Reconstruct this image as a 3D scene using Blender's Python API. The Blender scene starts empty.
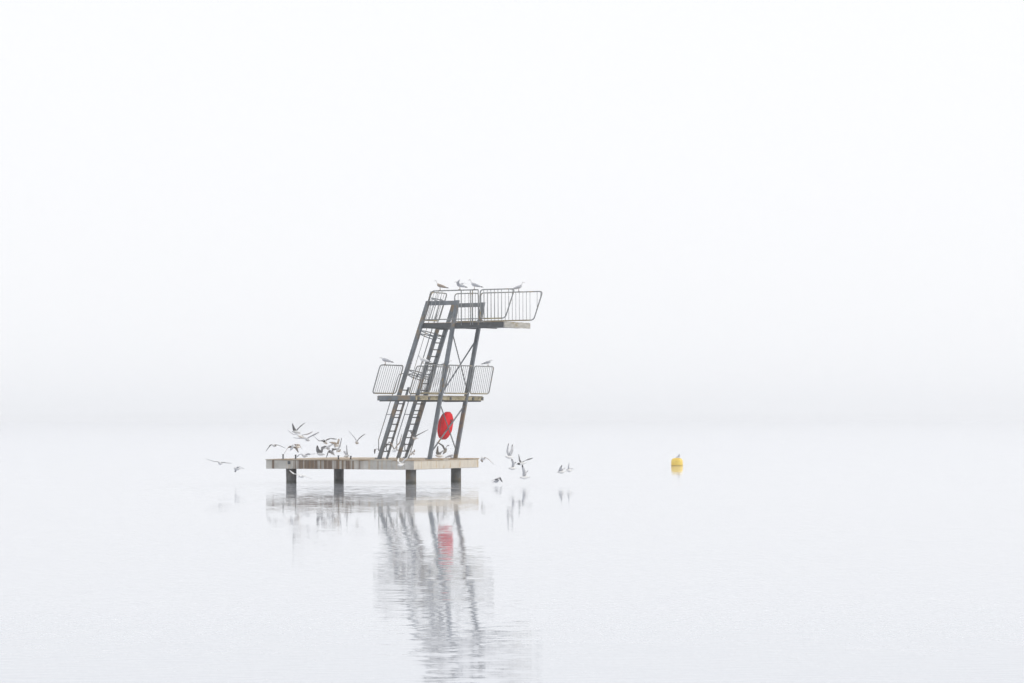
import bpy, bmesh, math, random
from mathutils import Vector, Matrix
random.seed(11)
S = bpy.context.scene
C = S.collection
R = math.radians
# ------------------------------------------------------------------ camera
F, HY, EYE = 2720.0, 418.0, 2.03
cd = bpy.data.cameras.new('camera'); cam = bpy.data.objects.new('camera', cd); C.objects.link(cam)
cd.sensor_width = 36; cd.lens = F / 1024 * 36
cd.shift_y = (HY - 341.5) / 1024
cd.clip_start = 0.5; cd.clip_end = 20000
cam.location = (0, 0, EYE); cam.rotation_euler = (R(90), R(0.12), 0)
S.camera = cam
bpy.context.view_layer.update()
CM = cam.matrix_world.copy()
def at(px, py, Y):
    d = CM.to_3x3() @ Vector(((px - 512) / F, (HY - py) / F, -1))
    return Vector((0, 0, EYE)) + d * (Y / d.y)

# ------------------------------------------------------------------ materials
def node_mat(name):
    m = bpy.data.materials.new(name); m.use_nodes = True
    nt = m.node_tree; b = nt.nodes['Principled BSDF']
    return m, nt, b
def tint(name, c1, c2, scale=3.0, rough=0.6, metal=0.0, lo=.35, hi=.65, stretch=(1, 1, 1), detail=5, c3=None, s3=1.5, t3=.6):
    m, nt, b = node_mat(name); N = nt.nodes; L = nt.links
    g = N.new('ShaderNodeNewGeometry'); mp = N.new('ShaderNodeMapping'); mp.inputs['Scale'].default_value = stretch
    L.new(g.outputs['Position'], mp.inputs['Vector'])
    n = N.new('ShaderNodeTexNoise'); n.inputs['Scale'].default_value = scale; n.inputs['Detail'].default_value = detail
    L.new(mp.outputs[0], n.inputs['Vector'])
    r = N.new('ShaderNodeValToRGB'); r.color_ramp.elements[0].position = lo; r.color_ramp.elements[1].position = hi
    r.color_ramp.elements[0].color = (*c1, 1); r.color_ramp.elements[1].color = (*c2, 1)
    L.new(n.outputs['Fac'], r.inputs['Fac'])
    out = r.outputs['Color']
    if c3:
        n2 = N.new('ShaderNodeTexNoise'); n2.inputs['Scale'].default_value = s3; n2.inputs['Detail'].default_value = 6
        L.new(mp.outputs[0], n2.inputs['Vector'])
        r2 = N.new('ShaderNodeValToRGB'); r2.color_ramp.elements[0].position = t3 - .06; r2.color_ramp.elements[1].position = t3 + .06
        L.new(n2.outputs['Fac'], r2.inputs['Fac'])
        mx = N.new('ShaderNodeMix'); mx.data_type = 'RGBA'
        L.new(r2.outputs['Color'], mx.inputs['Factor']); L.new(out, mx.inputs['A']); mx.inputs['B'].default_value = (*c3, 1)
        out = mx.outputs['Result']
    L.new(out, b.inputs['Base Color'])
    b.inputs['Roughness'].default_value = rough; b.inputs['Metallic'].default_value = metal
    return m
M = {}
M['steel'] = tint('blue_grey_steel', (.13, .148, .165), (.205, .225, .245), 4, .5, 0, c3=(.25, .19, .125), s3=2.6, t3=.60)
M['dark'] = tint('dark_steel', (.055, .06, .065), (.10, .105, .11), 6, .5)
M['under'] = tint('dark_painted_channel', (.05, .055, .058), (.09, .095, .10), 5, .5)
M['rail'] = tint('galvanised_rail', (.20, .21, .215), (.30, .31, .31), 9, .4, .3, c3=(.30, .23, .12), s3=5, t3=.62)
M['lichen'] = tint('lichened_rail', (.24, .20, .12), (.36, .31, .19), 7, .7)
M['bar'] = tint('thin_bars', (.27, .28, .29), (.38, .39, .39), 9, .45, .2)
M['board'] = tint('cream_weathered_board', (.34, .33, .30), (.48, .46, .42), 5, .8, 0, stretch=(1, 1, 3), c3=(.30, .24, .14), s3=4, t3=.63)
M['olive'] = tint('olive_stained_board', (.26, .22, .13), (.46, .41, .28), 4, .8, 0, stretch=(1, 1, 2), c3=(.13, .11, .07), s3=5, t3=.62)
M['decktop'] = tint('fouled_deck_surface', (.34, .24, .14), (.55, .46, .36), 3, .9, 0, c3=(.6, .57, .5), s3=2, t3=.6)
M['pile'] = tint('wet_concrete_pile', (.12, .12, .115), (.20, .195, .185), 5, .6, 0, stretch=(1, 1, .6), c3=(.17, .13, .08), s3=3.5, t3=.56)
M['red'] = tint('red_plastic', (.74, .003, .012), (.86, .005, .018), 3, .5); M['red'].node_tree.nodes['Principled BSDF'].inputs['Specular IOR Level'].default_value = .1
M['redrim'] = tint('dull_red_rim', (.42, .008, .02), (.55, .012, .03), 3, .6)
M['reddark'] = tint('dark_red_strap', (.16, .01, .02), (.22, .02, .03), 3, .5)
M['yellow'] = tint('yellow_buoy', (.92, .62, .08), (.94, .70, .14), 5, .45, 0, c3=(.5, .34, .05), s3=9, t3=.68)
M['weed'] = tint('weed_band', (.10, .10, .05), (.22, .18, .06), 8, .8)
M['hill'] = tint('misty_wooded_shore', (.04, .055, .04), (.09, .10, .08), .03, .9)
M['white'] = tint('gull_white', (.78, .78, .77), (.86, .86, .86), 10, .7)
M['grey'] = tint('gull_grey', (.46, .47, .50), (.60, .61, .64), 14, .7)
M['wing'] = tint('gull_wing_shade', (.15, .15, .165), (.26, .255, .25), 14, .7)
M['brown'] = tint('gull_brown_wing', (.30, .24, .19), (.46, .38, .31), 12, .7)
M['tip'] = tint('gull_black', (.02, .02, .022), (.05, .05, .05), 14, .6)
M['orange'] = tint('gull_bill', (.22, .13, .09), (.3, .2, .13), 14, .5)

def tide():
    nt = M['pile'].node_tree; N = nt.nodes; L = nt.links; b = N['Principled BSDF']
    src = b.inputs['Base Color'].links[0].from_socket
    g = N.new('ShaderNodeNewGeometry'); s_ = N.new('ShaderNodeSeparateXYZ'); L.new(g.outputs['Position'], s_.inputs[0])
    n = N.new('ShaderNodeTexNoise'); n.inputs['Scale'].default_value = 7; L.new(g.outputs['Position'], n.inputs['Vector'])
    a = N.new('ShaderNodeMath'); a.operation = 'MULTIPLY_ADD'; L.new(n.outputs['Fac'], a.inputs[0]); a.inputs[1].default_value = .12; L.new(s_.outputs['Z'], a.inputs[2])
    m_ = N.new('ShaderNodeMapRange'); m_.inputs['From Min'].default_value = .10; m_.inputs['From Max'].default_value = .17; m_.inputs['To Min'].default_value = .8; m_.inputs['To Max'].default_value = 0
    L.new(a.outputs[0], m_.inputs['Value'])
    x = N.new('ShaderNodeMix'); x.data_type = 'RGBA'; L.new(m_.outputs[0], x.inputs['Factor']); L.new(src, x.inputs['A']); x.inputs['B'].default_value = (.06, .065, .045, 1)
    L.new(x.outputs['Result'], b.inputs['Base Color'])
tide()
# concrete slab: rust-brown runs down the side faces, heavier at the lower-u half
def slab_mat():
    m, nt, b = node_mat('stained_concrete'); N = nt.nodes; L = nt.links
    tc = N.new('ShaderNodeTexCoord')
    def noise(scale, st, det=4, off=(0, 0, 0)):
        mp = N.new('ShaderNodeMapping'); mp.inputs['Scale'].default_value = st; mp.inputs['Location'].default_value = off
        L.new(tc.outputs['Object'], mp.inputs['Vector'])
        n = N.new('ShaderNodeTexNoise'); n.inputs['Scale'].default_value = scale; n.inputs['Detail'].default_value = det
        L.new(mp.outputs[0], n.inputs['Vector']); return n.outputs['Fac']
    def ramp(x, p0, c0, p1, c1):
        r = N.new('ShaderNodeValToRGB'); e = r.color_ramp.elements
        e[0].position = p0; e[1].position = p1; e[0].color = (*c0, 1); e[1].color = (*c1, 1)
        L.new(x, r.inputs['Fac']); return r.outputs['Color']
    def mix(f, a, c):
        x = N.new('ShaderNodeMix'); x.data_type = 'RGBA'
        L.new(f, x.inputs['Factor'])
        L.new(a, x.inputs['A'])
        if isinstance(c, tuple): x.inputs['B'].default_value = (*c, 1)
        else: L.new(c, x.inputs['B'])
        return x.outputs['Result']
    base = ramp(noise(3, (1, 1, 1)), .35, (.46, .445, .41), .65, (.60, .58, .54))
    sp = N.new('ShaderNodeSeparateXYZ'); L.new(tc.outputs['Object'], sp.inputs[0])
    # amount of staining along x : strong from -4.4 to -1.9, weak elsewhere
    mr = N.new('ShaderNodeValToRGB'); e = mr.color_ramp.elements
    mm = N.new('ShaderNodeMapRange'); mm.inputs['From Min'].default_value = -5.5; mm.inputs['From Max'].default_value = 0.2
    L.new(sp.outputs['X'], mm.inputs['Value']); L.new(mm.outputs[0], mr.inputs['Fac'])
    for p, v in ((0.0, .10), (.055, .16), (.07, .66), (.11, .30), (.19, .08), (.215, .72), (.42, .70), (.60, .62), (.68, .22), (.9, .14)):
        el = e.new(p) if p not in (0.0,) else e[0]
        el.color = (v, v, v, 1)
    e[-1].color = (.22, .22, .22, 1)
    st = noise(7.5, (1, .75, .02), 6)
    add = N.new('ShaderNodeMath'); add.operation = 'MULTIPLY_ADD'
    L.new(mr.outputs['Color'], add.inputs[0]); add.inputs[1].default_value = .42
    L.new(st, add.inputs[2])
    f1 = ramp(add.outputs[0], .70, (0, 0, 0), .80, (.9, .9, .9))
    c = mix(f1, base, (.14, .082, .045))
    f2 = ramp(noise(11, (1, .8, .03), 5, (3, 1, 0)), .52, (0, 0, 0), .72, (.55, .55, .55))
    c = mix(f2, c, (.50, .33, .14))
    L.new(c, b.inputs['Base Color']); b.inputs['Roughness'].default_value = .85
    return m
M['slab'] = slab_mat()
M['slabend'] = tint('pale_cream_slab_end', (.62, .56, .47), (.74, .69, .60), 3, .85, 0, stretch=(2, 2, .5), c3=(.56, .45, .30), s3=3, t3=.62)  # slab's right-hand end face: paler, creamier colour than its other sides

# ------------------------------------------------------------------ mesh helpers
def box(bm, x0, x1, y0, y1, z0, z1, mi=0):
    v = [bm.verts.new((x, y, z)) for x in (x0, x1) for y in (y0, y1) for z in (z0, z1)]
    fs = []
    for q in ((0, 1, 3, 2), (4, 6, 7, 5), (0, 4, 5, 1), (2, 3, 7, 6), (0, 2, 6, 4), (1, 5, 7, 3)):
        f = bm.faces.new([v[i] for i in q]); f.material_index = mi; fs.append(f)
    return fs
def loft(bm, rings, mi=0, cap=True, closed=False):
    vr = [[bm.verts.new(p) for p in r] for r in rings]
    n = len(vr[0]); out = []
    K = len(vr)
    for i in range(K if closed else K - 1):
        a, b = vr[i], vr[(i + 1) % K]
        for j in range(n):
            f = bm.faces.new((a[j], a[(j + 1) % n], b[(j + 1) % n], b[j])); f.material_index = mi; f.smooth = True; out.append(f)
    if cap and not closed:
        f = bm.faces.new(vr[0][::-1]); f.material_index = mi
        f = bm.faces.new(vr[-1]); f.material_index = mi
    return out
def tube(bm, pts, r, n=6, closed=False, mi=0):
    pts = [Vector(p) for p in pts]; K = len(pts); rings = []
    ref = None
    for i, p in enumerate(pts):
        if closed: t = (pts[(i + 1) % K] - pts[i - 1])
        else: t = pts[min(i + 1, K - 1)] - pts[max(i - 1, 0)]
        t.normalize()
        if ref is None: ref = Vector((0, 0, 1)) if abs(t.z) < .9 else Vector((1, 0, 0))
        a = t.cross(ref).normalized(); b = a.cross(t).normalized(); ref = b
        rings.append([p + r * (math.cos(2 * math.pi * k / n) * a + math.sin(2 * math.pi * k / n) * b) for k in range(n)])
    loft(bm, rings, mi, closed=closed)
def prism(bm, a, b, prof, mi=0):          # horizontal profile swept from a to b (sheared)
    a, b = Vector(a), Vector(b)
    fs = loft(bm, [[a + Vector((x, y, 0)) for x, y in prof], [b + Vector((x, y, 0)) for x, y in prof]], mi)
    for f in fs: f.smooth = False
def flat(bm, a, b, w, t, wdir, mi=0):     # flat bar from a to b, width w along wdir
    a, b = Vector(a), Vector(b); d = (b - a).normalized()
    x = (Vector(wdir) - d * Vector(wdir).dot(d)).normalized(); y = d.cross(x)
    P = [(x * sx * w / 2 + y * sy * t / 2) for sx, sy in ((-1, -1), (1, -1), (1, 1), (-1, 1))]
    for f in loft(bm, [[a + q for q in P], [b + q for q in P]], mi): f.smooth = False
def obj(name, bm, mats, parent=None):
    bmesh.ops.recalc_face_normals(bm, faces=bm.faces)
    me = bpy.data.meshes.new(name); bm.to_mesh(me); bm.free()
    o = bpy.data.objects.new(name, me); C.objects.link(o)
    for m in (mats if isinstance(mats, (list, tuple)) else [mats]): me.materials.append(M[m])
    if parent: o.parent = parent
    return o
def tag(o, label, cat, group=None, kind=None):
    if label: o['label'] = label
    if cat: o['category'] = cat
    if group: o['group'] = group
    if kind: o['kind'] = kind
    return o
def empty(name, m):
    o = bpy.data.objects.new(name, None); C.objects.link(o); o.matrix_world = m; o.empty_display_size = .3
    return o
B = bmesh.new

# local frame of the swimming platform: x runs to the right and towards the camera, y away
Y0 = 83.0; X0 = (413.7 - 512) / F * Y0
TM = Matrix.Translation((X0, Y0, 0)) @ Matrix.Rotation(R(-28), 4, 'Z')
def W(u, v, z): return TM @ Vector((u, v, z))
def solve_u(px, v):
    c, s = math.cos(R(28)), math.sin(R(28)); k = (px - 512) / F
    return (k * (Y0 + v * c) - X0 - v * s) / (c + k * s)

# ------------------------------------------------------------------ bathing platform (slab on four piles)
ZD = .755
plat = empty('bathing_platform', TM)
tag(plat, 'rust-streaked concrete bathing platform standing in the lake on four round piles', 'platform')
bm = B(); fs = box(bm, -5.37, 0, 0, 4.13, .455, ZD - .03)
for f in fs:
    if f.calc_center_median().x > -.01: f.material_index = 1
slab = obj('concrete_slab', bm, ['slab', 'slabend'], plat)
mod = slab.modifiers.new('bev', 'BEVEL'); mod.width = .012; mod.segments = 1
bm = B(); box(bm, -5.385, .015, -.015, 4.145, ZD - .028, ZD + .002)
obj('deck_surface', bm, 'decktop', plat)
for (u, v) in ((-.45, .6), (-.48, 3.5), (-4.81, .6), (-4.84, 3.5)):
    bm = B(); n = 20; rings = []
    for z in (-2.0, -.1, .0, .1, .25, .452):
        r = .163 + random.uniform(-.003, .003)
        rings.append([(u + r * math.cos(2 * math.pi * k / n), v + r * math.sin(2 * math.pi * k / n), z) for k in range(n)])
    loft(bm, rings); obj('pile', bm, 'pile', plat)
bm = B(); u = solve_u(289, 0); box(bm, u - .05, u + .05, -.006, .02, .60, .70)
obj('drain_hole', bm, 'dark', plat)
for px, v, hgt, lab in ((283, .25, .13, 'small dark metal stub at the far left corner of the deck edge'), (295.5, .25, .12, 'small dark metal stub on the deck edge right of the leftmost stub'),
                (338.3, .3, .10, 'small dark metal stub on the deck edge below the thick of the gulls'), (350.7, .3, .09, 'small dark metal stub on the deck edge, nearest to the ladders')):
    u = solve_u(px, v); bm = B()
    tube(bm, [(u, v, ZD), (u, v, ZD + hgt)], .022, 8); tube(bm, [(u, v, ZD + hgt), (u, v, ZD + hgt + .02)], .034, 8)
    tube(bm, [(u, v, ZD + .001), (u, v, ZD + .012)], .05, 8)
    o = obj('mooring_stub', bm, 'dark'); o.matrix_world = TM
    tag(o, lab, 'stub', 'metal stubs on the deck edge')

# ------------------------------------------------------------------ diving tower
tower = empty('diving_tower', TM)
tag(tower, 'leaning grey steel diving tower with two railed decks standing on the concrete platform', 'diving tower')
V1, V2 = 1.17, 2.97
LEG = {'L1': (-1.92, -.15, V1), 'L2': (-.115, .885, V1), 'L3': (-.205, .80, V2), 'L4': (-1.97, -.24, V2)}
ZT = 5.655
def leg_u(n, z):
    a, b, v = LEG[n]; return a + (b - a) * (z - ZD) / (ZT - ZD)
hw, hd, tf, tw = .060, .042, .014, .012      # H-section: half width along x, half depth along y
PROF = [(-hw, -hd), (-hw + tf, -hd), (-hw + tf, -tw), (hw - tf, -tw), (hw - tf, -hd), (hw, -hd), (hw, hd), (hw - tf, hd), (hw - tf, tw), (-hw + tf, tw), (-hw + tf, hd), (-hw, hd)]
BOXP = [(-hw, -hd), (hw, -hd), (hw, hd), (-hw, hd)]
for n, (a, b, v) in LEG.items():
    bm = B(); prism(bm, (a, v, ZD + .02), (b, v, ZT), BOXP)
    box(bm, a - .12, a + .12, v - .09, v + .09, ZD + .003, ZD + .022)
    for sx in (-.09, .09): tube(bm, [(a + sx, v - .06, ZD + .02), (a + sx, v - .06, ZD + .05)], .014, 6)
    obj('leg', bm, 'steel', tower)
for a, b, v in (('L1', 'L2', V1), ('L4', 'L3', V2)):
    bm = B(); flat(bm, (LEG[a][1] + hw, v, ZT - .075), (LEG[b][1] - hw, v, ZT - .075), .13, .06, (0, 0, 1))
    obj('top_beam', bm, 'steel', tower)
# cross braces in the front pair
def lp(n, z, dv=0): return (leg_u(n, z) + .02, LEG[n][2] + dv, z)
for (a, za, b, zb, off) in (('L2', 2.45, 'L3', .90, .02), ('L3', 2.45, 'L2', .95, -.02), ('L2', 4.62, 'L3', 2.80, .02), ('L3', 4.50, 'L2', 2.75, -.02)):
    bm = B(); p, q = Vector(lp(a, za)), Vector(lp(b, zb)); p.x += off; q.x += off
    flat(bm, p, q, .045, .012, (0, 1, 1)); obj('cross_brace', bm, 'dark' if off > 0 else 'steel', tower)

# middle deck
md = B(); box(md, -1.105, .20, -.27, 4.05, 2.60, 2.705); md_o = obj('middle_deck', md, 'steel', tower)
bm = B(); box(bm, -1.10, .195, -.265, 4.045, 2.705, 2.728); obj('deck_surface', bm, 'decktop', md_o)
bm = B(); box(bm, .2005, .222, -.25, 4.05, 2.585, 2.70); obj('fascia_board', bm, 'olive', md_o)
bm = B(); box(bm, -1.12, .205, -.285, -.271, 2.575, 2.715); obj('side_channel', bm, 'steel', md_o)
for v in (-.15, 1.5, 2.6, 3.9):
    bm = B(); box(bm, -1.1, .19, v - .04, v + .04, 2.545, 2.599); obj('joist', bm, 'dark', md_o)
for v in (-.1, .55, 1.9, 2.9, 3.35, 3.95):
    bm = B(); box(bm, .222, .25, v - .045, v + .045, 2.60, 2.68); obj('rail_bracket', bm, 'dark', md_o)
# top deck
td = B(); box(td, -.42, 2.46, V1 + .05, V2 - .05, 4.84, 4.955); td_o = obj('top_deck', td, 'under', tower)
bm = B(); box(bm, -.40, 2.44, V1 + .06, V2 - .06, 4.955, 4.982); obj('deck_surface', bm, 'decktop', td_o)
bm = B(); box(bm, 2.461, 2.50, V1 + .06, V2 - .06, 4.80, 4.975); obj('end_board', bm, 'board', td_o)
bm = B(); box(bm, -.41, 2.45, V1 + .038, V1 + .049, 4.81, 4.965); obj('side_channel', bm, 'under', td_o)
for u in (-.3, .55, 1.3, 2.1):
    bm = B(); box(bm, u - .05, u + .05, V1 + .1, V2 - .1, 4.816, 4.838); obj('joist', bm, 'dark', td_o)

# railings ---------------------------------------------------------
def rounded(poly, r, n=4):
    out = []
    K = len(poly); poly = [Vector(p) for p in poly]
    for i, p in enumerate(poly):
        a = (poly[i - 1] - p).normalized(); b = (poly[(i + 1) % K] - p).normalized()
        for k in range(n + 1):
            t = k / n
            q0, q1 = p + a * r, p + b * r
            out.append(q0 * (1 - t) ** 2 + p * 2 * t * (1 - t) + q1 * t * t)
    return out
def panel(b0, b1, t1, t0, parent=None, spacing=.125, lean=True, br=.0085, tr=.019, label=None, posts=()):
    """b0-b1 bottom tube, t0-t1 top tube; bars parallel to the b0-t0 side, or upright"""
    b0, b1, t1, t0 = map(Vector, (b0, b1, t1, t0))
    bm = B(); tube(bm, rounded([b0, b1, t1, t0], .11), tr, 6, True)
    nb = max(2, round((b1 - b0).length / spacing))
    ax = (b1 - b0).normalized()
    for k in range(1, nb):
        p = b0.lerp(b1, k / nb)
        if lean: q = t0.lerp(t1, k / nb)
        else:
            q = p.copy(); q.z = t0.z
        tube(bm, [p, q], br, 4, mi=1)
    if not lean:                                   # last upright bars end on the slanting end tube
        L = (t1 - b1)
        k = 1
        while k * spacing < abs(L.dot(ax)) - .05:
            f = k * spacing / abs(L.dot(ax)); p = b1 + L * f; q = p.copy(); q.z = t0.z
            tube(bm, [p, q], br, 4, mi=1); k += 1
    for p, q, r in posts: tube(bm, [p, q], r, 6)
    bm2 = B(); o = obj('railing', bm, ['rail', 'bar'], parent or tower)
    tube(bm2, [b0 + ax * .12, b1 - ax * .12], tr + .004, 6); obj('bottom_tube', bm2, 'lichen', o)
    bm2.free() if False else None
    return o
zb, zt = 2.80, 3.665
ub, ut = -1.285, -1.0
panel((ub, -.30, zb), (ub, 1.10, zb), (ut, 1.10, zt), (ut, -.30, zt))
panel((ub, 1.93, zb), (ub, 4.1, zb), (ut, 4.1, zt), (ut, 1.93, zt))
uf, ug = .315, .50
for a, b in ((-.22, 1.09), (1.26, 2.88), (2.97, 4.22)):
    panel((uf, a, zb), (uf, b, zb), (ug, b, zt), (ug, a, zt))
# top deck sides
zb2, zt2 = 5.07, 5.955
def st(u, v, r=.016): return ((u, v, 4.90), (u, v, zt2), r)
vn = V1 - .085
panel((solve_u(480.5, vn), vn, zb2), (2.59, vn, zb2), (2.92, vn, zt2), (solve_u(480.5, vn), vn, zt2), lean=False, br=.010)
un = solve_u(478.5, vn)
bm = B(); tube(bm, [(-.28, vn, zb2), (un, vn, zb2)], .018); tube(bm, [(-.28, vn, zb2), (-.03, vn, zt2 - .1), (.02, vn, zt2 - .03), (.10, vn, zt2), (un, vn, zt2)], .02)
for px in (461.5, 470.6, 472.8, 478.5): u = solve_u(px, vn); tube(bm, [(u, vn, 4.88), (u, vn, zt2)], .015)
for u in (-.12, .02, .16, .30): tube(bm, [(u - .13, vn, zb2), (u + .1, vn, zt2)], .009, 4, mi=1)
obj('railing', bm, ['rail', 'bar'], tower)
vf = V2 + .085
panel((solve_u(481, vf), vf, zb2), (2.54, vf, zb2), (2.86, vf, zt2), (solve_u(481, vf), vf, zt2), lean=False, br=.009)
panel((solve_u(455, vf), vf, zb2), (solve_u(479, vf), vf, zb2), (solve_u(479, vf), vf, zt2), (solve_u(455, vf), vf, zt2), lean=False, br=.009)
# back of the top deck
panel((-.36, V1 + .06, zb2), (-.36, 2.2, zb2), (-.06, 2.2, zt2 - .03), (-.06, V1 + .06, zt2 - .03), spacing=.15)

# ladders ----------------------------------------------------------
def plane_u(z): return (leg_u('L1', z) + leg_u('L4', z)) / 2
def ladder(va, vb, z_top, rails, w=.075):
    bm = B(); z0 = ZD
    lad = empty('ladder', Matrix.Identity(4)); lad.parent = tower; lad.matrix_world = TM
    for v in (va, vb):
        bm = B(); prism(bm, (plane_u(z0 + .004), v, z0 + .004), (plane_u(z_top), v, z_top), [(-w / 2, -.014), (w / 2, -.014), (w / 2, .014), (-w / 2, .014)])
        obj('stringer', bm, 'steel', lad)
    z = z0 + .235
    while z < z_top - .02:
        bm = B(); u = plane_u(z); tube(bm, [(u, va + .013, z), (u, vb - .013, z)], .02, 6); obj('rung', bm, 'dark', lad); z += .213
    for v in rails:
        bm = B(); off = -.24
        pts = [(plane_u(1.35) + off, v, 1.02), (plane_u(1.35) + off, v, 1.36)]
        ztop = 3.42
        pts += [(plane_u(ztop - .15) + off, v, ztop - .15), (plane_u(ztop - .04) + off + .02, v, ztop - .03), (plane_u(ztop) + off + .12, v, ztop), (plane_u(ztop), v, ztop)]
        tube(bm, pts, .013)
        tube(bm, [(plane_u(1.06) + off * .5, v, 1.02), pts[0]], .013)
        tube(bm, [(plane_u(2.15) + off, v, 2.15), (plane_u(2.15), v, 2.15)], .012)
        tube(bm, [pts[0], (plane_u(1.02), v, 1.02)], .012)
        obj('handrail', bm, 'steel', lad)
    return lad
ladder(1.245, 1.67, 3.0, (1.22, 1.69))
lb = ladder(2.36, 2.86, 5.0, (2.34, 2.84), w=.135)
# wider upper stringer
# safety cage
bm = B()
def cage_pt(z, a, r=.33, dep=.62):          # a from -90..90 degrees
    x = -dep * math.cos(R(a)); y = 2.61 + r * math.sin(R(a))
    return Vector((plane_u(z) + x, y, z - .34 * x * .9))
for z in (3.22, 3.36, 4.50, 4.60, 5.62):
    pts = [cage_pt(z, a) for a in range(-90, 91, 15)]
    for p, q in zip(pts[:-1], pts[1:]): flat(bm, p, q, .03, .007, (.3, 0, 1))
for a in (-88, -55, -15, 45):
    flat(bm, cage_pt(3.18, a), cage_pt(5.66, a), .028, .007, (math.sin(R(a)), math.cos(R(a)), 0))
obj('safety_cage', bm, 'steel', lb)

# ------------------------------------------------------------------ red lifebuoy case
bm = B(); n = 36
def se(t, a, b, e=3.2):                        # rounded outline with cut-off corners
    c, s = math.cos(t), math.sin(t)
    k = (abs(c) ** e + abs(s) ** e) ** (-1 / e)
    k = min(k, 1.47 / (abs(c) + abs(s)))
    return (c * k * a, s * k * b)
rings = []
for x, sc in ((-.13, .70), (-.125, .84), (-.09, .95), (-.02, 1.0), (.0, 1.03), (.02, 1.0), (.07, .95), (.10, .86), (.11, .74)):
    rings.append([(x + .18 * q, p, q) for p, q in (se(2 * math.pi * k / n, .33 * sc, .41 * sc) for k in range(n))])
loft(bm, rings)
red = obj('shell', bm, 'red')
rt = empty('lifebuoy_case', TM @ Matrix.Translation((-.115, 2.19, 1.795)))
tag(rt, 'bright red oval lifebuoy case hung between the crossed braces of the diving tower', 'lifebuoy case')
red.parent = rt
bm = B()
for z in (.16, .07): box(bm, .114 + .18 * z, .135 + .18 * z, .06, .13, z - .03, z + .03)
obj('latch', bm, 'reddark', rt)
bm = B(); rr = []
for x, sc in ((-.012, 1.0), (-.012, 1.065), (.012, 1.065), (.012, 1.0)):
    rr.append([(x + .18 * q, p, q) for p, q in (se(2 * math.pi * k / n, .33 * sc, .41 * sc) for k in range(n))])
loft(bm, rr, cap=False, closed=True); obj('rim', bm, 'redrim', rt)

# ------------------------------------------------------------------ yellow buoy
p = at(677, 466, 115); bz = empty('mooring_buoy', Matrix.Translation((p.x, 115, 0)))
tag(bz, 'yellow drum-shaped buoy floating alone on the calm water', 'buoy')
bm = B(); n = 24; rings = []
for r, z in ((.10, -.3), (.22, -.22), (.245, -.05), (.25, .03), (.255, .05), (.25, .07), (.245, .2), (.225, .265), (.18, .305), (.10, .325), (.05, .33)):
    rings.append([(r * math.cos(2 * math.pi * k / n), r * math.sin(2 * math.pi * k / n), z) for k in range(n)])
loft(bm, rings); obj('float', bm, 'yellow', bz)
bm = B(); rings = [[(r * math.cos(2 * math.pi * k / n), r * math.sin(2 * math.pi * k / n), z) for k in range(n)] for r, z in ((.253, -.03), (.26, -.03), (.26, .006), (.253, .006))]
loft(bm, rings, cap=False, closed=True); obj('waterline_band', bm, 'weed', bz)
bm = B(); tube(bm, [(.0 + .035 * math.cos(a / 5 * math.pi), 0, .325 + .05 * math.sin(a / 5 * math.pi)) for a in range(6)], .009); obj('lifting_eye', bm, 'dark', bz)

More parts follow.
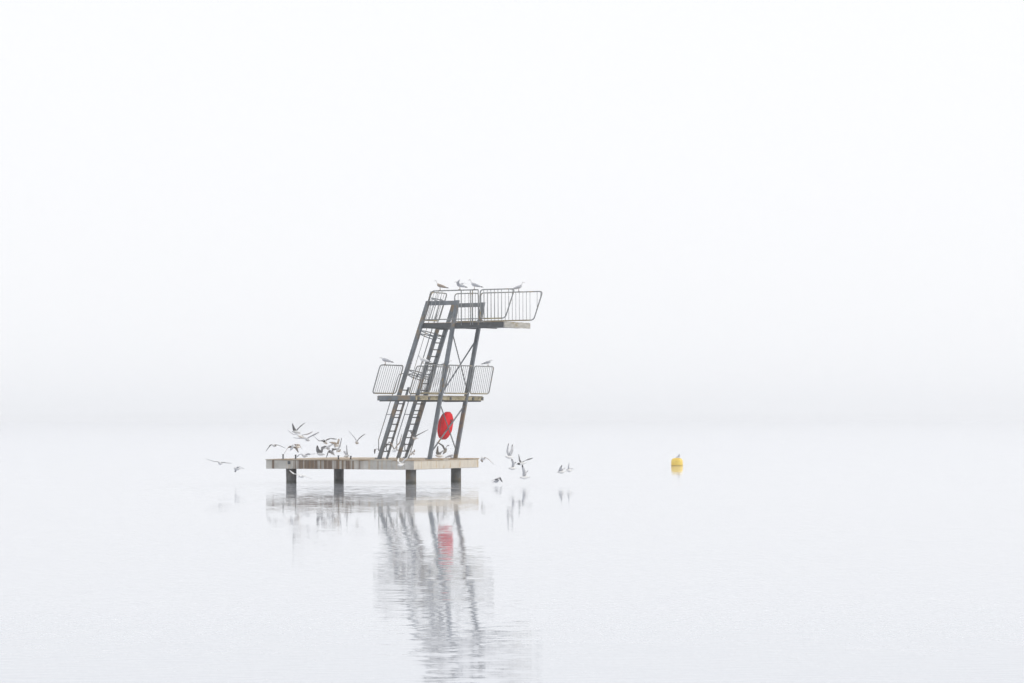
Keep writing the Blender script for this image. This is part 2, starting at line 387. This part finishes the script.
# ------------------------------------------------------------------ gulls
# one continuous mesh each: body rings, wings lofted out of the shoulders
def sec(c, fwd, up, chord, th):
    chord *= .88
    P = [(.5, 0), (.25, .7), (-.1, .6), (-.5, 0), (-.1, -.25), (.25, -.35)]
    return [c + fwd * (x * chord) + up * (y * th) for x, y in P]
BODY = [(-.195, .034, .005, -.004), (-.135, .026, .014, 0), (-.08, .040, .032, 0), (-.02, .050, .047, -.004), (.05, .050, .048, -.004), (.10, .036, .038, .002), (.128, .031, .033, .008), (.155, .030, .031, .012), (.178, .018, .020, .012)]
GG = 'gulls flying around the diving platform'
GP = 'gulls perched on the tower railings'
def flying(tail, head, Y, wings, label, mats=('white', 'wing', 'tip'), dark_head=False, near=1, bdepth=0.0):
    """tail/head: picture positions of the body ends; wings: two lists [wrist, tip] ; near: which wing points to the camera"""
    m = B()
    a, b = at(*tail, Y), at(*head, Y)
    d = b - a; proj = d.length; Lb = .36
    dy = math.sqrt(max(0, Lb * Lb - proj * proj)) * (bdepth if bdepth else -1)
    fwd = Vector((d.x, dy, d.z)).normalized(); mid = (a + b) / 2
    wv = []
    for i, w in enumerate(wings):
        sgn = near if i == 0 else -near
        def step(p0, px, L):
            q = at(*px, Y); e = Vector((q.x - p0.x, 0, q.z - p0.z))
            l = e.length; k = math.sqrt(max((.35 * L) ** 2 if l < L else 0, L * L - l * l))
            return Vector((q.x, p0.y - sgn * k, q.z))
        wr = step(mid, w[0], .22); tp = step(wr, w[1], .29)
        wv.append((wr, tp, w[2] if len(w) > 2 else 1.0))
    side = (wv[0][0] - mid).normalized()
    lat = (wv[0][0] - wv[1][0]); lat = (lat - fwd * lat.dot(fwd))
    lat = lat.normalized() if lat.length > .02 else fwd.cross(Vector((0, 0, 1))).normalized()
    up = lat.cross(fwd).normalized()
    if up.z < 0: up = -up
    rings = []
    for (x, rw, rh, z) in BODY:
        rings.append([mid + fwd * x + up * z + lat * (rw * math.cos(t)) + up * (rh * math.sin(t)) for t in (2 * math.pi * k / 10 for k in range(10))])
    fs = loft(m, rings, 0)
    if dark_head:
        for f in fs[-30:]: f.material_index = 2
    bk = mid + fwd * .178 + up * .010
    loft(m, [[bk + lat * (.009 * math.cos(t)) + up * (.009 * math.sin(t)) for t in (0, 2.1, 4.2)], [bk + fwd * .045 - up * .006 + lat * (.002 * math.cos(t)) + up * (.002 * math.sin(t)) for t in (0, 2.1, 4.2)]], 2)
    for wr, tp, ch in wv:
        s1 = (wr - mid).normalized()
        root = mid + s1 * .025 + fwd * .02 + up * .02
        def frame(dirv, sweep):
            f = fwd - dirv * fwd.dot(dirv)
            f = f.normalized() if f.length > .25 else up.cross(dirv).normalized() * 1.0
            f = (f + dirv * sweep).normalized()
            n = dirv.cross(f)
            n = n.normalized() if n.length > .01 else up
            if n.z < 0: n = -n
            return f, n
        d1 = (wr - root).normalized(); d2 = (tp - wr).normalized()
        f1, n1 = frame(d1, 0); f2, n2 = frame(d2, 0)
        fm = (f1 + f2).normalized(); nm = (n1 + n2).normalized()
        m1 = root.lerp(wr, .5) + n1 * .012
        h1 = wr.lerp(tp, .35) - f2 * .012; h2 = wr.lerp(tp, .7) - f2 * .03; h3 = wr.lerp(tp, .9) - f2 * .05
        R_ = [sec(root, f1, n1, .108 * ch, .020), sec(m1, f1, n1, .108 * ch, .016), sec(wr + fm * .012, fm, nm, .096 * ch, .014),
              sec(h1, f2, n2, .078 * ch, .012), sec(h2, f2, n2, .056 * ch, .009), sec(h3, f2, n2, .034 * ch, .007), sec(tp - f2 * .055, f2, n2, .012, .004)]
        ff = loft(m, R_, 1)
        for f in ff[-12:]: f.material_index = 2
    o_mid = mid.copy()
    for v in m.verts: v.co -= o_mid
    o = obj('gull', m, list(mats)); o.location = o_mid
    tag(o, label, 'gull', GG)
    return o
WHT = ('white', 'white', 'grey'); BRN = ('white', 'brown', 'wing'); GRY = ('white', 'grey', 'tip'); PALE = ('white', 'grey', 'grey')
flying((299.5, 432.8), (293.2, 431.4), 84.5, [[(294.6, 428.6), (292.2, 424.6), 1.0], [(300.5, 426.5), (303.2, 421.6), .5]], 'topmost gull of the flock over the left of the deck, wings in a steep V')
flying((303.5, 437.2), (298.5, 435.8), 86, [[(293.4, 434.2), (288.4, 431.2)], [(307.5, 434.4), (312.4, 430.2), .7]], 'gull with long low wings just under the topmost V-winged gull', PALE)
flying((308.5, 440.8), (305.8, 438.5), 84, [[(300.5, 438.6), (295, 437.3)], [(313.8, 435.1), (318.9, 431)]], 'white gull with wide shallow wings and dangling feet in mid flock', ('white', 'grey', 'wing'), bdepth=-1)
flying((276.6, 445.4), (272.6, 445.2), 85, [[(270.2, 445.2), (264.2, 451.5)], [(281, 446.0), (285, 447.8)]], 'gull with drooping arched wings at the far left end above the deck', near=-1)
flying((290.4, 450.0), (293.2, 445.2), 84, [[(288.5, 447.5), (285.2, 453.5), 1.2], [(295.4, 448.4), (298.8, 452.9)]], 'brownish gull with both wings pressed down, above the left deck posts', BRN)
flying((299.8, 447.2), (296.2, 446.2), 87, [[(299.2, 444.3), (301.9, 448)], [(295.2, 444.4), (293.8, 447)]], 'small pale brown gull with bent wing behind the brownish gull', BRN)
flying((306.4, 456.4), (302.8, 455.6), 84, [[(300.6, 454.3), (296.6, 456.5)], [(308.4, 454.3), (313, 454.4)]], 'gull skimming low over the deck with flat spread wings', GRY)
flying((326.2, 443.6), (323.9, 440.4), 85, [[(319.4, 441.0), (315, 436.6)], [(330.9, 438.4), (334.8, 440.2)]], 'dark-headed gull with broad bent wings, highest in the dense bunch', dark_head=True)
flying((324, 454.4), (317.6, 453.7), 84, [[(318.4, 450.2), (316.6, 446.4), 1.5], [(322, 448.2), (324.2, 444.8)]], 'gull with a broad dark raised wing, lowest left of the dense bunch')
flying((325.9, 446.0), (329.4, 449.4), 86, [[(325.0, 447.8), (322.9, 450.8)], [(331, 445), (334, 442.8)]], 'grey gull diving to the right in the middle of the dense bunch', ('grey', 'grey', 'tip'))
flying((334, 454.6), (330.2, 450.6), 84.6, [[(329.0, 451.6), (326.7, 456.2)], [(331.9, 449.8), (334.8, 447.9)]], 'gull seen edge on with one wing down to the deck, below the bunch', ('grey', 'wing', 'tip'))
flying((339, 445.4), (334.2, 445.0), 86, [[(334.2, 442.7), (330.8, 443.6)], [(338.4, 441), (336.8, 438)]], 'small brown-backed gull at the right of the dense bunch', BRN)
flying((336.2, 451.4), (341, 449.7), 85.5, [[(340.3, 445), (342.8, 439.2), 1.1], [(335.6, 448.2), (333, 447.8)]], 'gull with one tall dark-tipped wing straight up, right of the bunch', GRY)
flying((344.2, 456.6), (348.6, 455.6), 84.6, [[(347, 451), (348.2, 446)], [(344.8, 453), (343.6, 450.2)]], 'gull landing on the deck with wings raised in a narrow V', ('white', 'grey', 'wing'))
flying((357.4, 443.6), (356.4, 441.6), 85, [[(353.9, 436.8), (350.2, 432)], [(361, 436.9), (365.4, 432.6)]], 'lone white gull head-on with V wings left of the tower', bdepth=-1)
flying((383.6, 451), (379, 450.2), 85.8, [[(375.0, 449.2), (373, 454.8)], [(386, 446.8), (388.6, 442)]], 'gull passing behind the left tower leg with one drooped wing', near=-1)
flying((391.8, 450.8), (396.4, 450.4), 82.5, [[(399.6, 442.6), (402.6, 434.6), 1.2], [(391.4, 445), (389.2, 440.4), .8]], 'brown-winged gull in front of the ladders with wings raised', BRN)
flying((404.2, 464), (398.2, 465.2), 82, [[(407.6, 457.6), (411, 445.4), 1.1], [(398.2, 461.4), (396.6, 457.6), .8]], 'bright white gull crossing in front of the deck edge with long raised wings', ('white', 'white', 'white'))
flying((409, 454.2), (412.4, 453.2), 84, [[(414, 451.6), (416.8, 449.8), .6], [(413.6, 454), (414.8, 455.2), .5]], 'tiny tan gull beside the ladder foot', BRN)
flying((417.4, 438.4), (412.4, 437.6), 86, [[(420.8, 433.6), (427.4, 429.6)], [(411.6, 433.8), (409, 429.4)]], 'gull behind the right ladder with one dark wing stretched to the right')
flying((443.2, 453.8), (446.6, 449), 87.5, [[(442.2, 445.4), (438.6, 441.6), 1.1], [(447, 446.0), (450.2, 444.6)]], 'cream-bodied gull with spread wings right under the red case', ('board', 'wing', 'tip'))
flying((443.4, 456), (436, 455.8), 86.5, [[(437.6, 452), (436.8, 446.6), 1.3], [(441, 452.6), (441.8, 449.8), .6]], 'gull with one dark upright wing settling on the deck beside the front leg')
flying((484.6, 459.6), (482, 457.9), 84, [[(481.8, 459.8), (481.4, 463.6)], [(488, 458.6), (493.6, 464.2)]], 'gull with arched wings just off the right end of the deck', BRN, near=-1)
flying((513.6, 457.4), (505.8, 457), 84, [[(507.6, 450.6), (507.2, 444)], [(512.2, 451), (511.2, 443.8), 1.3]], 'gull with both wings straight up, highest of the group right of the deck', ('white', 'grey', 'wing'))
flying((517, 468.2), (509.3, 468.6), 84.5, [[(514.0, 463.6), (510.4, 459.9), 1.2], [(513.2, 465), (514.6, 461.5), .8]], 'white gull with dark raised wings, left of the two low birds right of the deck', GRY)
flying((526.4, 462.8), (517.4, 464.2), 85, [[(519.8, 459.8), (517.3, 455), .6], [(526.6, 460.4), (531.6, 457.2), .9]], 'dark-headed gull gliding with wings in an open V right of the deck', dark_head=True)
flying((529.8, 477.0), (520.6, 478), 83.5, [[(524.4, 471.6), (520.8, 465.8), 1.35], [(525.4, 474), (526.4, 470.5), .7]], 'white gull with one broad grey raised wing, nearest the water right of the deck', GRY)
flying((493.4, 482), (499, 480.2), 82.5, [[(499.2, 477.8), (503.6, 482.8), 1.2], [(496.4, 478.6), (493, 480), .9]], 'grey gull with wings down skimming the water right of the last pile', ('grey', 'wing', 'tip'), near=-1)
flying((566, 471.4), (558, 472.4), 86, [[(560.4, 469.2), (559.9, 465.8), 1.5], [(563, 470), (563.6, 467.8), .6]], 'left bird of the farthest right pair, dark wing raised', GRY)
flying((572, 470.9), (566.8, 470), 86.5, [[(568.6, 467.4), (567.5, 463.6), .8], [(570.6, 469), (573.6, 467.8), .6]], 'right bird of the farthest right pair, nearly white', PALE)
flying((221.4, 463.8), (219.2, 462.8), 84, [[(214.6, 461.6), (208, 459)], [(225.4, 463.2), (231.8, 463.2)]], 'leftmost gull, gliding away with wings nearly level', bdepth=-1)
flying((240.2, 468.8), (235, 468.4), 84.4, [[(236, 468.9), (232.3, 473), 1.4], [(240.3, 466.6), (244, 468.2)]], 'white gull with dark drooping wing just right of the leftmost gull', GRY, near=-1)
flying((305, 475.6), (299.4, 476.7), 81.8, [[(294, 473.8), (287.4, 469.9), 1.2], [(306.5, 476.4), (312, 478.8), .8]], 'white gull under the deck crossing the first pile', ('white', 'white', 'grey'), near=-1)

SPINE = [(-.235, .012, .003, .055, 1), (-.17, .022, .012, .072, 1), (-.10, .042, .036, .098, 1), (-.03, .056, .054, .122, 1), (.04, .056, .058, .140, 1), (.085, .044, .048, .165, 0), (.105, .029, .030, .200, 0), (.115, .030, .029, .232, 0), (.135, .026, .025, .250, 0), (.155, .012, .012, .246, 0)]
def perched(base, yaw, label, group=GP, sc=1.0, stretch=1.0, mantle='grey', wings_up=False, tilt=0):
    m = B(); rings = []
    for (x, rw, rh, z, g) in SPINE:
        zz = z * (1 if g else 1) + (max(0, z - .15) * (stretch - 1) * 2)
        nrm = Vector((0, 0, 1)) if g else Vector((-.25, 0, 1)).normalized()
        if .1 <= z - .1 and not g: nrm = Vector((-.2, 0, 1)).normalized()
        rings.append([Vector((x, 0, zz)) + Vector((0, rw * math.cos(t), 0)) + nrm * (rh * math.sin(t)) for t in (2 * math.pi * k / 10 for k in range(10))])
    fs = loft(m, rings, 0)
    for i, f in enumerate(fs):
        r, k = divmod(i, 10)
        if r < 5 and k in (0, 1, 2, 3, 4, 9, 5): f.material_index = 1
        if r < 1 and k in (0, 1, 2, 3, 4): f.material_index = 2
    top = SPINE[-1]; zt_ = top[3] + (top[3] - .15) * (stretch - 1) * 2
    loft(m, [[Vector((.15, .008 * math.cos(t), zt_ + .008 * math.sin(t))) for t in (0, 2.1, 4.2)], [Vector((.205, .002 * math.cos(t), zt_ - .012 + .002 * math.sin(t))) for t in (0, 2.1, 4.2)]], 3)
    for y in (-.025, .025):
        tube(m, [(.0, y, .10), (.005, y, .045), (.0, y, .006)], .0055, 5, mi=3)
        box(m, -.012, .04, y - .014, y + .014, 0, .006, 3)
    for sy in (-1, 1):                       # folded wings lie along the flanks and cross over the tail
        f0 = Vector((1, 0, .25)).normalized(); n0 = Vector((0, sy, .35)).normalized(); u0 = f0.cross(n0)
        P = [((.055, sy * .050, .150), .05), ((-.02, sy * .058, .140), .075), ((-.11, sy * .045, .108), .062), ((-.20, sy * .022, .076), .03), ((-.275, sy * .006, .058), .008)]
        rr = []
        for (c, h) in P:
            c = Vector(c); rr.append([c + Vector((0, 0, h / 2)), c + Vector((0, sy * .012, 0)), c + Vector((0, 0, -h / 2)), c - Vector((0, sy * .012, 0))])
        ff = loft(m, rr, 1)
        for f in ff[-4:]: f.material_index = 2
        if wings_up:
            A = Vector((.02, sy * .04, .15)); Bp = A + Vector((-.04, sy * .12, .06)); T = Bp + Vector((-.10, sy * .05, .09)) if sy > 0 else Bp + Vector((-.22, sy * .1, -.05))
            up = Vector((0, -sy, .3)).normalized()
            loft(m, [sec(A, Vector((1, 0, 0)), up, .12, .02), sec(Bp, Vector((1, 0, .1)).normalized(), up, .11, .015), sec(Bp.lerp(T, .5), Vector((.9, 0, .2)).normalized(), up, .07, .01), sec(T, Vector((1, 0, .2)).normalized(), up, .015, .004)], 1)
    o = obj('gull', m, ['white', mantle, 'tip', 'orange'])
    o.matrix_world = Matrix.Translation(base) @ Matrix.Rotation(yaw, 4, 'Z') @ Matrix.Rotation(tilt, 4, 'Y') @ Matrix.Scale(sc, 4)
    tag(o, label, 'gull', group); return o
def P(px, v, z): return W(solve_u(px, v), v, z)
def solve_v(px, u):
    c, s = math.cos(R(28)), math.sin(R(28)); k = (px - 512) / F
    return (X0 + u * c - k * (Y0 - u * s)) / (k * c - s)
perched(P(440.5, vn, zt2 + .02), R(170), 'gull with upright neck facing left on the left end of the top railing', stretch=1.25, mantle='brown')
perched(P(460.2, vn, zt2 + .02), R(150), 'gull raising its wings on the top railing, second from the left', wings_up=True)
perched(P(474.8, vn, zt2 + .02), R(185), 'grey-backed gull facing left near the middle of the top railing', stretch=1.2)
perched(P(518.8, vf, zt2 + .02), R(5), 'gull facing right at the right end of the top railing', stretch=1.2)
perched(W(ut, solve_v(385.5, ut), zt + .02), R(165), 'gull on the left end of the middle railing', stretch=.8)
perched(W(ug, solve_v(488, ug), zt + .02), R(12), 'gull on the right end of the middle railing', stretch=.8, sc=.85)
perched(W(ug, solve_v(423.2, ug), zt + .02), R(200), 'pale gull on the middle railing in front of the caged ladder', sc=.95, mantle='white')
perched(W(ut, solve_v(447, ut) , zt + .02), R(20), 'gull half hidden behind the front leg on the middle railing', sc=.85, stretch=.8)
perched(W(solve_u(450.6, 2.4), 2.4, ZD + .004), R(20), 'small gull standing on the deck between the two front legs', 'gulls standing low', sc=.7, stretch=.7)
perched(Vector((bz.location.x + .09, 115, .318)), R(75), 'tiny pale gull standing on top of the yellow buoy', 'gulls standing low', sc=.8)

# ------------------------------------------------------------------ water, far shore, haze
def water_mat():
    m, nt, b = node_mat('calm_lake'); N = nt.nodes; L = nt.links
    g = N.new('ShaderNodeNewGeometry')
    def nz(scale, det, st=(1, 1, 1), out='Color', off=(0, 0, 0)):
        mp = N.new('ShaderNodeMapping'); mp.inputs['Scale'].default_value = st; mp.inputs['Location'].default_value = off
        L.new(g.outputs['Position'], mp.inputs['Vector'])
        n = N.new('ShaderNodeTexNoise'); n.noise_dimensions = '3D'; n.inputs['Scale'].default_value = scale; n.inputs['Detail'].default_value = det; n.inputs['Roughness'].default_value = .55
        L.new(mp.outputs[0], n.inputs['Vector']); return n.outputs[out]
    def vm(op, a, b_):
        v = N.new('ShaderNodeVectorMath'); v.operation = op
        for i, x in enumerate((a, b_)):
            if isinstance(x, tuple): v.inputs[i].default_value = x
            else: L.new(x, v.inputs[i])
        return v.outputs[0]
    fine = vm('MULTIPLY', vm('SUBTRACT', nz(9.0, 4, (.45, 1.1, 1)), (.5, .5, .5)), (.010, AMPF, 0))
    broad = vm('MULTIPLY', vm('SUBTRACT', nz(.9, 2, (.5, 1.2, 1), off=(7, 3, 0)), (.5, .5, .5)), (.004, AMPB, 0))
    # patches of breeze-ruffled and glassy water
    pr = N.new('ShaderNodeMapRange'); pr.inputs['From Min'].default_value = .36; pr.inputs['From Max'].default_value = .66
    pr.inputs['To Min'].default_value = .25; pr.inputs['To Max'].default_value = 1.35
    L.new(nz(.06, 2, (.35, 1.3, 1), 'Fac'), pr.inputs['Value'])
    def near(cx, cy, sx, sy, a):                  # 1 + a inside an ellipse of disturbed water
        d = vm('MULTIPLY', vm('SUBTRACT', g.outputs['Position'], (cx, cy, 0)), (1 / sx, 1 / sy, 0))
        ln = N.new('ShaderNodeVectorMath'); ln.operation = 'LENGTH'; L.new(d, ln.inputs[0])
        q = N.new('ShaderNodeMapRange'); q.interpolation_type = 'SMOOTHSTEP'
        for k_, v_ in (('From Min', .5), ('From Max', 1.0), ('To Min', 1 + a), ('To Max', 1.0)): q.inputs[k_].default_value = v_
        L.new(ln.outputs['Value'], q.inputs['Value']); return q.outputs[0]
    def mul(a_, b_):
        q = N.new('ShaderNodeMath'); q.operation = 'MULTIPLY'; L.new(a_, q.inputs[0]); L.new(b_, q.inputs[1]); return q.outputs[0]
    amp = mul(mul(pr.outputs[0], near(-4.6, 75.5, 7.5, 12.5, 4.2)), near(-2, 24, 12, 26, 1.3))
    sc = N.new('ShaderNodeVectorMath'); sc.operation = 'SCALE'; L.new(vm('ADD', fine, broad), sc.inputs[0]); L.new(amp, sc.inputs['Scale'])
    nm = N.new('ShaderNodeVectorMath'); nm.operation = 'NORMALIZE'; L.new(vm('ADD', sc.outputs[0], (0, 0, 1)), nm.inputs[0])
    L.new(nm.outputs[0], b.inputs['Normal'])
    b.inputs['Base Color'].default_value = (*WCOL, 1)
    b.inputs['Roughness'].default_value = .034
    b.inputs['IOR'].default_value = 1.333
    return m
AMPF, AMPB = .032, .009
WCOL = (.53, .56, .62)
M['water'] = water_mat()
bm = B()
ys = [-400, 0, 20, 60, 100, 300, 1000, 5900]; xs = [-5700, -600, -60, 0, 60, 600, 5700]
vv = [[bm.verts.new((x, y, 0)) for x in xs] for y in ys]
for j in range(len(ys) - 1):
    for i in range(len(xs) - 1): bm.faces.new((vv[j][i], vv[j][i + 1], vv[j + 1][i + 1], vv[j + 1][i]))
tag(obj('water', bm, 'water'), 'calm pale lake water mirroring the tower', None, kind='structure')
# low wooded far shore almost lost in the fog
bm = B(); prev = None; K = 120
for k in range(K + 1):
    t = k / K; x = -5500 + 11000 * t; y = 5600 + 160 * math.sin(t * 5 + .6)
    hh = 13 + 6 * math.sin(t * 17) + 3 * math.sin(t * 41 + 1) + random.uniform(-1.2, 1.2)
    row = [bm.verts.new(p) for p in ((x, y, -.5), (x, y + 3, hh * .55), (x, y + 30, hh), (x, y + 120, hh * 1.02), (x, y + 200, -.5))]
    if prev:
        for i in range(4): f = bm.faces.new((prev[i], row[i], row[i + 1], prev[i + 1])); f.smooth = True
    prev = row
tag(obj('hills', bm, 'hill'), 'low wooded far shore almost lost in white fog', None, kind='structure')
HAZE = .0008
if HAZE:
    bm = B(); box(bm, -5800, 5800, -420, 6100, -1, 30)
    m = bpy.data.materials.new('haze'); m.use_nodes = True; nt = m.node_tree; nt.nodes.clear()
    o_ = nt.nodes.new('ShaderNodeOutputMaterial'); pv = nt.nodes.new('ShaderNodeVolumePrincipled')
    pv.inputs['Color'].default_value = (1, 1, 1, 1); pv.inputs['Density'].default_value = HAZE; pv.inputs['Anisotropy'].default_value = .9
    nt.links.new(pv.outputs[0], o_.inputs['Volume']); M['haze'] = m
    tag(obj('haze', bm, 'haze'), 'thin white fog lying over the lake', None, kind='stuff')

# ------------------------------------------------------------------ light
SUN_EL, SUN_AZ = 32, 78          # azimuth measured clockwise from the view direction (+Y) towards +X
w = bpy.data.worlds.new('World'); S.world = w; w.use_nodes = True; nt = w.node_tree
bg = nt.nodes['Background']
sky = nt.nodes.new('ShaderNodeTexSky'); sky.sky_type = 'NISHITA'; sky.sun_disc = False
sky.sun_elevation = R(SUN_EL); sky.sun_rotation = R(SUN_AZ); sky.dust_density = 6; sky.air_density = 1.2
mx = nt.nodes.new('ShaderNodeMix'); mx.data_type = 'RGBA'; mx.clamp_result = False
mx.inputs['Factor'].default_value = .93; nt.links.new(sky.outputs[0], mx.inputs['A']); mx.inputs['B'].default_value = (10.5, 10.59, 10.85, 1)
nt.links.new(mx.outputs['Result'], bg.inputs['Color']); bg.inputs['Strength'].default_value = .1
sd = bpy.data.lights.new('sun', 'SUN'); so = bpy.data.objects.new('sun', sd); C.objects.link(so)
sd.energy = 1.2; sd.angle = R(12); sd.color = (1, .93, .82)
d = Vector((math.sin(R(SUN_AZ)) * math.cos(R(SUN_EL)), math.cos(R(SUN_AZ)) * math.cos(R(SUN_EL)), math.sin(R(SUN_EL))))
so.rotation_euler = (-d).to_track_quat('-Z', 'Y').to_euler()
so.location = (60, 60, 60)

S.render.engine = 'CYCLES'
S.cycles.volume_bounces = 8
S.view_settings.view_transform = 'Standard'; S.view_settings.look = 'None'; S.view_settings.exposure = 0; S.view_settings.gamma = 1
